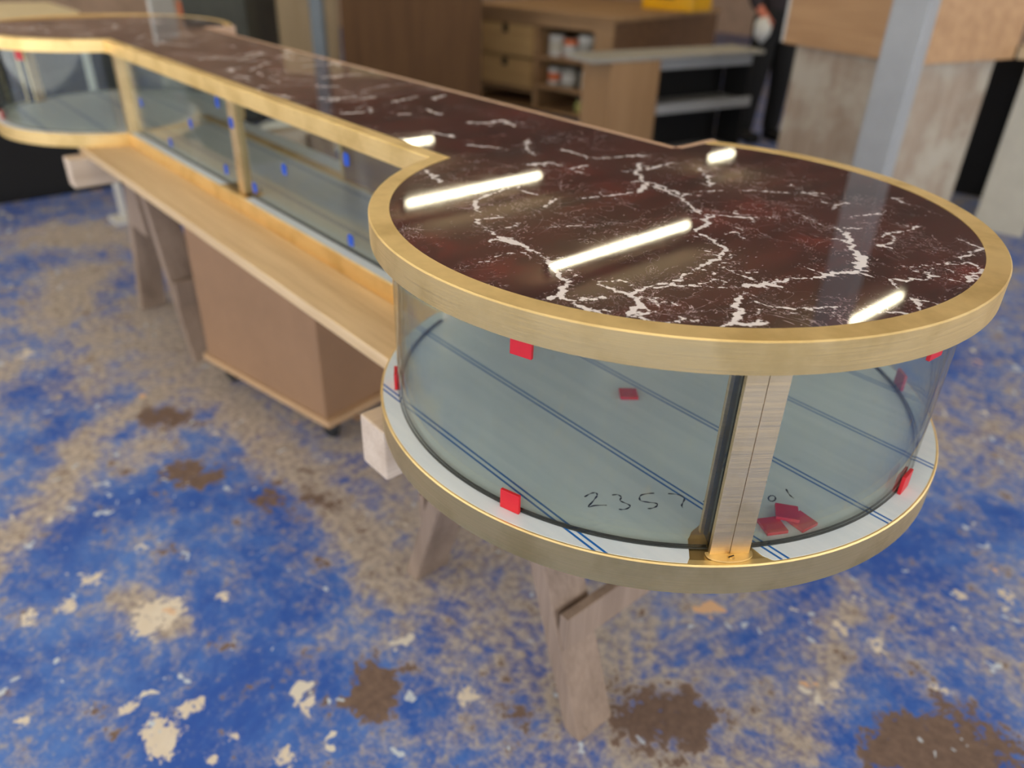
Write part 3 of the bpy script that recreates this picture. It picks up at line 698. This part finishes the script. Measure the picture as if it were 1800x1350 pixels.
# ================================================================= under the counter
M_TRES = mat_wood('weathered_trestle_wood', srgb(122, 104, 90), srgb(158, 138, 122), 2, 0.8)
M_TRES2 = mat_wood('weathered_beam_wood', srgb(186, 166, 146), srgb(214, 198, 180), 1, 0.8)
def trestle(x, label, y0=.385, y1=-.80, ztop=.7425):
    r = empty('trestle', (x, -.2, 0), label, 'trestle', 'wooden trestles under the counter')
    part('beam', box(x - .038, x + .038, y1, y0, ztop - .10, ztop, .004), M_TRES2, r)
    for yy in (.085, -.62):
        for s in (-1, 1):
            top = Vector((x + s * .045, yy, ztop - .02)); ft = Vector((x + s * .30, yy, 0.0))
            d = (ft - top).normalized(); hw, ht = .024, .050     # thickness in x, width in y
            bm = bmesh.new()
            P = [(ft.x - hw, yy - ht, 0), (ft.x + hw, yy - ht, 0), (ft.x + hw, yy + ht, 0), (ft.x - hw, yy + ht, 0), (top.x - hw, yy - ht, top.z), (top.x + hw, yy - ht, top.z), (top.x + hw, yy + ht, top.z), (top.x - hw, yy + ht, top.z)]
            add_hexa(bm, P); bmesh.ops.bevel(bm, geom=list(bm.edges), offset=.003, segments=1, affect='EDGES')
            part('leg', bm, M_TRES, r)
    for s in (-1, 1):
        zz = .26; xx = x + s * (.045 + .255 * (ztop - .02 - zz) / (ztop - .02)) + s * .036
        part('stretcher', plank((xx, .13, zz), (xx, -.66, zz), .022, .09, bev=.002), M_TRES, r)
    for yy in (.085 + .056, -.62 - .056):
        bm = prism([(x - .10, ztop - .30), (x + .10, ztop - .30), (x + .055, ztop - .105), (x - .055, ztop - .105)], 0, .012)
        bmesh.ops.transform(bm, verts=bm.verts, matrix=Matrix.Translation((0, yy + .006, 0)) @ Matrix(((1, 0, 0, 0), (0, 0, -1, 0), (0, 1, 0, 0), (0, 0, 0, 1))))
        part('gusset', bm, M_TRES, r)
    return r
trestle(.27, 'weathered wooden trestle under the near round end of the counter')
trestle(2.36, 'weathered wooden trestle under the far part of the counter', .33)

M_MDF = mat_plain('brown_mdf', srgb(150, 116, 86), 0.7, 0.06, 4)
M_MDF_L = mat_plain('pale_mdf_edge', srgb(188, 154, 116), 0.7, 0.06, 8)
M_RUB = mat_plain('black_rubber', srgb(28, 30, 32), 0.5, 0.05)
def rolling_cabinet():
    r = empty('rolling_cabinet', (1.19, .02, 0), 'brown board box on black castors rolled under the counter', 'cabinet', rz=math.radians(10.5))
    part('body', box(.02, .68, -.50, -.008, .115, .66, .003), M_MDF, r, world=False)
    part('base_panel', box(0, .70, -.52, 0, .09, .115, .002), M_MDF_L, r, world=False)
    for x in (.06, .62):
        for y in (-.06, -.44):
            c = part('castor', box(x - .028, x + .028, y - .028, y + .028, .078, .09), M_RUB, r, world=False)
            bm = lathe([(0, -.012), (.03, -.012), (.036, -.006), (.036, .006), (.03, .012), (0, .012)], 20); bmesh.ops.transform(bm, matrix=Matrix.Translation((x + .012, y, .036)) @ Matrix.Rotation(PI / 2, 4, 'X'), verts=bm.verts)
            part('wheel', bm, M_RUB, c, world=False, smooth=40)
            part('fork', box(x - .016, x + .02, y - .019, y - .014, .036, .079), M_RUB, c, world=False); part('fork', box(x - .016, x + .02, y + .014, y + .019, .036, .079), M_RUB, c, world=False)
rolling_cabinet()
# ================================================================= the workshop beyond
M_OAK = mat_wood('oak', srgb(168, 128, 88), srgb(196, 156, 112), 0)
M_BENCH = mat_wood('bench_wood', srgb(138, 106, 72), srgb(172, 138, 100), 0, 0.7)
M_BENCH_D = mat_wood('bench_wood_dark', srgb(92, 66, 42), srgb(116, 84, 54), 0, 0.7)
M_DRAWER = mat_wood('drawer_front_wood', srgb(176, 142, 92), srgb(196, 164, 112), 0, 0.65)
M_STEEL = mat_plain('grey_painted_steel', srgb(158, 161, 163), 0.5, 0.05, 3)
M_BLACK = mat_plain('black_board', srgb(10, 10, 12), 0.8, 0.1)
M_GREYB = mat_plain('grey_board', srgb(160, 158, 150), 0.6, 0.07)
M_WHITE = mat_plain('white_board', srgb(205, 205, 200), 0.6, 0.05)
M_OFFW = mat_plain('off_white_board', srgb(196, 192, 176), 0.6, 0.06)
M_TAN = mat_wood('tan_board', srgb(150, 116, 80), srgb(168, 134, 96), 2)
M_SHEET = mat_wood('brown_sheet', srgb(82, 56, 32), srgb(98, 70, 42), 2, 0.9)  # brown made darker to carry the shade the sheet stands in
M_PALE = mat_wood('pale_sheet', srgb(186, 162, 126), srgb(204, 182, 146), 2)
M_DUSTY = mat_wood('dusty_ply', srgb(150, 132, 114), srgb(172, 156, 138), 2, 0.8, dust=srgb(182, 174, 158))
M_CREAM = mat_plain('cream_top', srgb(236, 222, 184), 0.5, 0.04)
M_REDE = mat_plain('red_edge', srgb(170, 62, 50), 0.6, 0.05)
M_YEL = mat_plain('yellow_plastic', srgb(240, 180, 8), 0.4, 0.04)
M_ORG = mat_plain('orange_label', srgb(220, 110, 50), 0.5, 0.05)
M_DKG = mat_plain('dark_machine', srgb(62, 64, 56), 0.6, 0.15)

# --- workbench with drawers and cubby holes
def workbench():
    a = math.atan2(.14, .99)          # local +x runs along the front to the left, +y to the front
    r = empty('workbench', (3.92, -4.18, 0), 'wooden workbench with two drawers and open cubby holes', 'workbench', rz=a)
    W, D, H = 1.60, 1.75, .90
    P = lambda n, b_, m=M_BENCH, par=r, bev=.003: part(n, box(*b_, bev), m, par, world=False)
    P('worktop', (-.03, W + .03, -D, .03, H - .04, H))
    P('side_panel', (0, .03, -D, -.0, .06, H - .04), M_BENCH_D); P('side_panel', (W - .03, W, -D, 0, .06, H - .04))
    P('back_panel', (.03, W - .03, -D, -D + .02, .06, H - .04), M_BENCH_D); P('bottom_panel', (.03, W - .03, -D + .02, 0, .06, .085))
    P('divider', (.80, .84, -.8, -.002, .085, H - .04)); P('top_rail', (.03, W - .03, -.03, .004, H - .13, H - .041))
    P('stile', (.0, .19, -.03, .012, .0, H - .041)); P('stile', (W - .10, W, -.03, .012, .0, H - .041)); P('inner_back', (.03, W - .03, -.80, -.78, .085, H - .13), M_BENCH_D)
    for z in (.50, .26): P('shelf', (.19, .80, -.78, -.005, z, z + .03))
    for z0, z1 in ((.50, .76), (.24, .48)):
        d = P('drawer', (.855, W - .11, -.70, .014, z0, z1), M_DRAWER)
        cx = (.855 + W - .11) / 2
        P('drawer_pull', (cx - .03, cx + .03, .013, .02, z1 - .07, z1 - .002), M_DARK, d, .001)
    P('shelf', (.84, W - .10, -.78, -.005, .20, .225))
    M = Matrix.Translation((3.92, -4.18, 0)) @ Matrix.Rotation(a, 4, 'Z')
    return M
BW = workbench()
def tin(loc, r, h, m1, m2, label):
    o = empty('paint_tin', loc, label, 'tin', 'paint tins in the workbench cubby holes')
    part('can', lathe([(0, 0), (r, 0), (r, h * .97), (r * .96, h), (r * .8, h * .985), (0, h * .985)], 20), m1, o, 40, False)
    part('paper_band', lathe([(r * 1.015, h * .25), (r * 1.015, h * .7)], 20), m2, o, 40, False)
    part('lid', lathe([(r * .82, h * .985), (r * .82, h * 1.01), (0, h * 1.01)], 20), M_STEEL, o, 40, False)
for i, (x, z, r_, h, m1, m2, l) in enumerate(((.69, .5305, .075, .17, M_WHITE, M_OFFW, 'white tin on the upper cubby shelf beside the drawers'), (.53, .5305, .07, .15, M_ORG, M_WHITE, 'orange tin with a white band on the upper cubby shelf'), (.36, .5305, .08, .19, M_WHITE, M_GREYB, 'white tin on the upper cubby shelf at the open end'),
                                        (.70, .2905, .06, .14, M_WHITE, M_ORG, 'white tin with an orange band on the lower cubby shelf'), (.53, .2905, .075, .15, M_GREYB, M_WHITE, 'grey tin with a white band on the lower cubby shelf'), (.34, .2905, .055, .15, M_WHITE, M_OFFW, 'slim white tin on the lower cubby shelf'))):
    p = BW @ Vector((x, -.14, z)); tin(p, r_, h, m1, m2, l)
# yellow case on the bench
yc = empty('yellow_case', BW @ Vector((.12, -1.15, .90)), 'bright yellow plastic tool case on the workbench', 'case', rz=math.atan2(.14, .99))
part('body', box(-.26, .26, -.18, .18, 0, .16, .015), M_YEL, yc, None, False); part('lid', box(-.265, .265, -.185, .185, .162, .22, .015), M_YEL, yc, None, False)
part('handle', box(-.08, .08, .185, .205, .10, .13, .004), M_DARK, yc, None, False); part('latch', box(-.19, -.14, .18, .19, .13, .19, .003), M_DARK, yc, None, False); part('latch', box(.14, .19, .18, .19, .13, .19, .003), M_DARK, yc, None, False)
gb = empty('green_sponge_pack', BW @ Vector((.30, -.12, .0865)), 'pale yellow green packet at the bottom of the workbench cubby', 'packet')
part('wrap', box(-.10, .10, -.06, .06, 0, .10, .02), mat_plain('pale_green', srgb(176, 176, 104), 0.6, 0.1), gb, None, False); part('seal', box(-.11, .11, -.004, .004, .095, .115, .002), M_OFFW, gb, None, False)

# --- low rack in front of it
rk = empty('board_rack', (2.45, -3.35, 0), 'low storage rack with grey shelf boards and a tan end panel', 'rack')
rm = Matrix.Translation((2.852, -2.80, 0)) @ Matrix.Rotation(math.atan2(-1.44, -.27), 4, 'Z')       # +x runs along the rack away from its tan end, +y away from the bench
def RP(n, b_, m): part(n, box(b_[0], b_[1], -b_[3], -b_[2], b_[4], b_[5], .003, None, rm), m, rk)
RP('top_board', (0, 1.5, -.30, .02, .775, .80), M_GREYB)
RP('end_panel', (.16, .56, -.005, .016, .0, .772), M_TAN); RP('end_panel', (.16, .18, -.30, -.006, 0, .772), M_TAN)
RP('under_rail', (.57, 1.45, -.06, -.04, .70, .772), M_STEEL); RP('shelf_board', (.18, 1.45, -.30, .0 - .008, .44, .465), M_STEEL); RP('shelf_edge', (.57, 1.45, -.007, .012, .425, .49), M_STEEL); RP('shelf_board', (.18, 1.45, -.30, -.008, .10, .125), M_STEEL); RP('shade_backing', (.18, 1.45, -.32, -.302, 0, .772), M_BLACK); RP('end_panel', (1.45, 1.47, -.30, -.05, 0, .772), M_BLACK)  # black backing and black end panel stand for the dark gaps between shelves

# --- large oak block on a dusty plywood pedestal
bk = empty('oak_carcass', (1.078, -3.282, .95), 'large oak box carcass with a white end resting on a dusty pedestal', 'carcass', rz=math.atan2(-.22, .97))
part('oak_body', box(0, .90, -.80, 0, 0, .42, .004), M_OAK, bk, None, False); part('white_end', box(.90, .925, -.79, -.005, .005, .42, .002), M_WHITE, bk, None, False); part('oak_lip', box(-.012, .0, -.80, .004, .385, .42, .002), M_OAK, bk, None, False)
pd = empty('plywood_pedestal', (1.078, -3.282, 0), 'dusty plywood pedestal carrying the oak carcass', 'pedestal', rz=math.atan2(-.22, .97))
part('front_panel', box(.06, .84, -.075, -.055, 0, .949, .002), M_DUSTY, pd, None, False); part('side_panel', box(.06, .08, -.74, -.076, 0, .949, .002), M_DUSTY, pd, None, False); part('side_panel', box(.82, .84, -.74, -.076, 0, .949, .002), M_DUSTY, pd, None, False); part('top_panel', box(.081, .819, -.73, -.077, .925, .949), M_DUSTY, pd, None, False)
# --- steel column in front of the block
cl = empty('steel_column', (.84, -2.56, 0), 'grey steel column beside the oak carcass', 'column', rz=math.radians(4))
part('shaft', box(-.075, .075, -.06, .06, .012, 3.4, .012), M_STEEL, cl, None, False); part('base_plate', box(-.14, .14, -.13, .13, 0, .012, .002), M_STEEL, cl, None, False)
for sx in (-1, 1):
    for sy in (-1, 1): part('bolt', lathe([(0, 0), (.014, 0), (.014, .012), (0, .012)], 6, (sx * .11, sy * .10, .012)), M_DARK, cl, None, False)
# --- white-legged bench at the right
wb = empty('white_leg_bench', (.74, -4.16, 0), 'bench with a pale wooden top on broad off-white legs', 'bench', rz=math.radians(12))
part('bench_top', box(-1.40, .17, -.75, .05, .95, 1.015, .004), M_PALE, wb, None, False)
part('leg', box(-.16, .11, -.03, .0, 0, .95, .003), M_OFFW, wb, None, False); part('leg', box(-1.15, -.88, -.03, .0, 0, .95, .003), M_OFFW, wb, None, False); part('leg', box(-.16, .11, -.70, -.67, 0, .95, .003), M_OFFW, wb, None, False); part('leg', box(-1.15, -.88, -.70, -.67, 0, .95, .003), M_OFFW, wb, None, False)
part('shade_backing', box(-1.15, 1.25, -.80, -.765, .0, .94), M_BLACK, wb, None, False); part('lower_shelf', box(-.86, -.17, -.66, -.05, .18, .20), M_BENCH, wb, None, False)  # black sheet added to stand for the shade under the bench

# --- brown sheet, pale boards and column behind the bar
def sheet(name, A, B, z1, thk, m, label, cat='board', lean=.06):
    A = Vector((A[0], A[1], 0)); B = Vector((B[0], B[1], 0)); d = (B - A); L = d.length; d.normalize(); s = Vector((d.y, -d.x, 0))
    if s.dot(Vector((.64, -.57, 0))) < 0: s = -s
    bm = bmesh.new(); P = []
    for z in (0, z1):
        off = s * (lean * z)
        P += [A + off + Vector((0, 0, z)), B + off + Vector((0, 0, z)), B + off + s * thk + Vector((0, 0, z)), A + off + s * thk + Vector((0, 0, z))]
    add_hexa(bm, P); bmesh.ops.bevel(bm, geom=list(bm.edges), offset=.003, segments=1, affect='EDGES')
    return tag(part(name, bm, m), label, cat)
sheet('brown_sheet', (5.30, -2.45), (4.55, -3.30), 1.75, .03, M_SHEET, 'large dark brown sheet of board standing behind the counter', lean=.03)
sheet('pale_sheet', (6.05, -2.26), (5.66, -2.62), 1.9, .03, M_PALE, 'wide pale plywood sheet standing left of the grey steel post', lean=.03)
sheet('pale_sheet', (5.63, -2.66), (5.36, -2.86), 1.9, .03, M_PALE, 'narrow pale plywood sheet between the grey steel post and the brown sheet', lean=.03)
pc = empty('steel_post', (5.50, -2.36, 0), 'slim blue-grey steel post in front of the pale sheets', 'column', rz=math.radians(-40))
M_BLUEG = mat_plain('blue_grey_steel', srgb(112, 122, 130), 0.5, 0.05)
part('shaft', box(-.065, .065, -.05, .05, .01, 3.4, .01), M_BLUEG, pc, None, False); part('base_plate', box(-.11, .11, -.11, .11, 0, .01), M_BLUEG, pc, None, False)
# --- dark machine cabinet, white board, black cabinet with cream top
mc = empty('dark_machine', (6.6, -1.9, 0), 'dark grey green machine cabinet with vents', 'machine', rz=math.radians(-38))
part('body', box(-.7, .55, -.5, 0, .05, 1.5, .02), M_DKG, mc, None, False); part('plinth', box(-.65, .5, -.45, -.03, 0, .05), M_BLACK, mc, None, False)
for k in range(6): part('vent_slat', box(-.25 + k * .09, -.20 + k * .09, 0, .012, .75, 1.15, .002), M_GREYB if k == 3 else M_BLACK, mc, None, False)
part('switch_box', box(-.62, -.52, 0, .05, .78, .92, .006), M_ORG, mc, None, False); part('pipe', lathe([(0, 0), (.05, 0), (.05, 1.2), (0, 1.2)], 14, (.42, .06, 0)), M_DKG, mc, 40, False)
bc = empty('black_cabinet', (4.62, .8, 0), 'matt black cabinet standing beyond the far end of the counter', 'cabinet')
part('body', box(4.60, 5.30, -.55, 2.6, .0, .90, .004), M_BLACK, bc); part('door', box(4.585, 4.598, -.53, .45, .04, .88, .002), M_BLACK, bc); part('door', box(4.585, 4.598, .46, 1.45, .04, .88, .002), M_BLACK, bc); part('door', box(4.585, 4.598, 1.46, 2.45, .04, .88, .002), M_BLACK, bc)
ct = empty('cream_slab', (5.1, .8, .90), 'cream coloured slab with a red edge lying on the black cabinet', 'slab')
n = 12; poly = [(4.75, 2.6), (4.75, -.10)] + [(5.15 - .40 * math.cos(t), -.10 - .40 * math.sin(t)) for t in [PI / 2 * k / n for k in range(1, n + 1)]] + [(5.9, -.5), (5.9, 2.6)]
part('slab', prism(poly, .925, .965), M_CREAM, ct); part('red_edge', prism([(x + .006, y) for x, y in poly], .9005, .925), M_REDE, ct)
wp = empty('white_board', (5.35, -1.08, 0), 'light grey white board standing behind the far end of the counter', 'board', rz=math.radians(-39))
part('panel', box(-.22, .22, -.025, 0, .0, 1.5, .01), M_WHITE, wp, None, False); part('foot', box(-.25, .25, -.12, .08, 0, .03, .004), M_WHITE, wp, None, False)
ps = empty('pale_prop', (3.9, -.18, 0), 'slim pale upright batten seen through the far round glass', 'batten')
part('batten', box(3.875, 3.915, -.20, -.17, .02, 1.0, .003), M_WHITE, ps); part('batten_foot', box(3.82, 3.97, -.25, -.12, 0, .02, .002), M_WHITE, ps)
# --- white sack on the floor, seen through the straight glass
def sack():
    bm = bmesh.new(); bmesh.ops.create_icosphere(bm, subdivisions=4, radius=1.0)
    rng = random.Random(3)
    for v_ in bm.verts:
        p = v_.co; n = math.sin(p.x * 5 + 1) * math.cos(p.y * 6) * .06 + math.sin(p.z * 7 + p.x * 4) * .05
        p *= (1 + n); p.x *= .34; p.y *= .24; p.z = max(p.z, -.75) * .15 + .1125
    return bm
sk = empty('white_sack', (4.62, -1.62, 0), 'crumpled white plastic sack lying on the workshop floor', 'sack', rz=math.radians(50))
M_SACK = mat_plain('white_plastic', srgb(232, 234, 232), 0.45, 0.03); part('sack_body', sack(), M_SACK, sk, 60, False)
bm = lathe([(.03, 0), (.05, .03), (.035, .06), (.07, .12), (.0, .11)], 14, (-.25, .02, .18)); part('tied_neck', bm, M_SACK, sk, 60, False)

# --- person in dark clothes
M_SKIN = mat_plain('skin', srgb(190, 112, 90), 0.55, 0.05)
M_TROU = mat_plain('black_trousers', srgb(14, 15, 18), 0.85, 0.1)
M_SHIRT = mat_plain('dark_sweater', srgb(44, 36, 40), 0.85, 0.1)
M_HAIR = mat_plain('brown_hair', srgb(50, 36, 26), 0.7, 0.15)
def skin_obj(name, verts, edges, radii, mat, parent, root=0, lv=2):
    me = bpy.data.meshes.new(name); me.from_pydata(verts, edges, [])
    o = bpy.data.objects.new(name, me); COL.objects.link(o); me.materials.append(mat); o.parent = parent
    m = o.modifiers.new('skin', 'SKIN'); m.use_smooth_shade = True
    for i, sv in enumerate(me.skin_vertices[0].data):
        r = radii[i]; sv.radius = r if isinstance(r, tuple) else (r, r); sv.use_root = (i == root)
    s = o.modifiers.new('sub', 'SUBSURF'); s.levels = lv; s.render_levels = lv
    return o
def person():
    # +x is the person's left, +y the way they face; feet at z = 0
    r = empty('person', (3.00, -5.08, 0), 'person in black trousers and dark sweater standing behind the oak carcass', 'person', rz=math.radians(62))
    V = [(0, 0, .95), (0, -.01, 1.12), (0, 0, 1.32), (0, -.01, 1.44), (0, .0, 1.52), (0, .02, 1.62), (0, .02, 1.72)]
    Rr = [(.16, .11), (.145, .10), (.165, .11), (.09, .075), .055, (.078, .095), (.065, .08)]
    E_ = [(0, 1), (1, 2), (2, 3), (3, 4), (4, 5), (5, 6)]
    def chain(start, pts):
        k = start
        for p, rad in pts: V.append(p); Rr.append(rad); E_.append((k, len(V) - 1)); k = len(V) - 1
        return k
    hands = []
    for s in (-1, 1):
        chain(0, [((s * .10, 0, .88), (.095, .10)), ((s * .11, .01, .70), .082), ((s * .115, .02, .50), .060), ((s * .12, 0, .36), .056), ((s * .125, -.03, .10), .040), ((s * .13, .02, .045), (.042, .04)), ((s * .145, .15, .03), (.042, .026))])
        if s < 0: e = chain(3, [((s * .18, -.01, 1.40), .062), ((s * .24, -.02, 1.20), .048), ((s * .25, .03, 1.13), .040), ((s * .19, .17, 1.06), .028), ((s * .165, .21, 1.04), (.030, .019))])
        else: e = chain(3, [((s * .18, -.01, 1.40), .062), ((s * .23, -.02, 1.18), .048), ((s * .25, .03, 1.08), .040), ((s * .22, .14, .98), .030), ((s * .21, .17, .95), (.032, .020))])
        hands.append((s, e))
    for s, e in hands:      # five fingers of unequal length, rooted in the palm
        hx, hy, hz = V[e]; dx = Vector(V[e]) - Vector(V[e - 1]); dx.normalize()
        side = Vector((1, 0, 0))
        for k, (off, L) in enumerate(((-.024, .060), (-.008, .072), (.008, .068), (.023, .052))):
            b0 = Vector(V[e]) + side * off + dx * .030; V.append(tuple(b0)); Rr.append(.0095); E_.append((e, len(V) - 1)); j = len(V) - 1
            b1 = b0 + dx * L * .5; V.append(tuple(b1)); Rr.append(.0088); E_.append((j, j + 1))
            b2 = b1 + (dx * .6 + Vector((0, -.2 if s > 0 else .2, -.6))).normalized() * L * .5; V.append(tuple(b2)); Rr.append(.0075); E_.append((j + 1, j + 2))
        t0 = Vector(V[e]) + Vector((-s * .034, .012, -.004)); V.append(tuple(t0)); Rr.append(.011); E_.append((e, len(V) - 1)); j = len(V) - 1
        t1_ = t0 + dx * .03 + Vector((-s * .012, .008, 0)); V.append(tuple(t1_)); Rr.append(.009); E_.append((j, j + 1))
    skin_obj('body', V, E_, Rr, M_SKIN, r)
    # trousers and sweater over the body
    TV = [(0, 0, 1.08), (0, 0, .92)]; TR = [(.178, .135), (.185, .14)]; TE = [(0, 1)]
    for s in (-1, 1):
        k = 1
        for p, rad in (((s * .095, 0, .84), (.115, .12)), ((s * .10, .01, .68), .108), ((s * .11, .02, .48), .090), ((s * .12, 0, .32), .084), ((s * .125, -.02, .03), .078)):
            TV.append(p); TR.append(rad); TE.append((k, len(TV) - 1)); k = len(TV) - 1
    skin_obj('trousers', TV, TE, TR, M_TROU, r)
    SV = [(0, 0, .88), (0, -.01, 1.14), (0, 0, 1.32), (0, -.01, 1.45)]; SR = [(.20, .15), (.165, .12), (.185, .13), (.10, .09)]; SE = [(0, 1), (1, 2), (2, 3)]
    for s in (-1, 1):
        k = 3
        pts = (((s * .185, -.01, 1.40), .076), ((s * .24, -.02, 1.20), .062), ((s * .25, .03, 1.13), .054), ((s * .195, .155, 1.068), .040)) if s < 0 else (((s * .185, -.01, 1.40), .076), ((s * .23, -.02, 1.18), .062), ((s * .25, .03, 1.08), .054), ((s * .23, .11, 1.005), .044))
        for p, rad in pts: SV.append(p); SR.append(rad); SE.append((k, len(SV) - 1)); k = len(SV) - 1
    skin_obj('sweater', SV, SE, SR, M_SHIRT, r)
    bm = bmesh.new(); bmesh.ops.create_icosphere(bm, subdivisions=3, radius=1.0)
    for v_ in bm.verts:
        p = v_.co; front = max(0, p.y); p.x *= .098; p.y = p.y * .112 - .012 - (.03 * front if p.z < .35 else 0); p.z = p.z * .125 + 1.70 if p.z > -.35 or p.y < 0 else 1.66
        if p.y > .05 and p.z < 1.72: p.y *= .55
    part('hair', bm, M_HAIR, r, 60, False)
    for s in (-1, 1):
        part('eye', lathe([(0, -.010), (.008, -.006), (.011, 0), (.008, .006), (0, .010)], 10, (s * .032, .112, 1.655)), M_WHITE, r, 60, False)
        part('ear', lathe([(0, -.03), (.012, -.018), (.016, .005), (.012, .022), (0, .03)], 10, (s * .086, .01, 1.645)), M_SKIN, r, 60, False)
    part('nose', lathe([(.0, -.022), (.016, -.018), (.012, 0), (.006, .022), (0, .03)], 10, (0, .118, 1.625)), M_SKIN, r, 60, False)
    part('mouth', box(-.024, .024, .098, .112, 1.574, 1.584, .003), mat_plain('lips', srgb(150, 78, 70), 0.5, 0.05), r, None, False)
    part('shoe', box(-.19, -.075, -.07, .20, .0, .085, .03), M_BLACK, r, None, False); part('shoe', box(.075, .19, -.07, .20, .0, .085, .03), M_BLACK, r, None, False)
person()
# white cloth held in the hand
bm = bmesh.new(); bmesh.ops.create_icosphere(bm, subdivisions=3, radius=1.0)
for v_ in bm.verts:
    p = v_.co; n_ = 1 + .12 * math.sin(p.x * 6 + p.z * 4) + .08 * math.cos(p.y * 7); p.x *= .065 * n_; p.y *= .05 * n_; p.z = p.z * .085 * n_ - .05
cl_ = part('white_cloth', bm, M_WHITE, None, 60); cl_.location = Matrix.Translation((3.00, -5.08, 0)) @ Matrix.Rotation(math.radians(62), 4, 'Z') @ Vector((.27, .26, .93))
tag(cl_, 'crumpled white cloth held in the hand of the person', 'cloth')
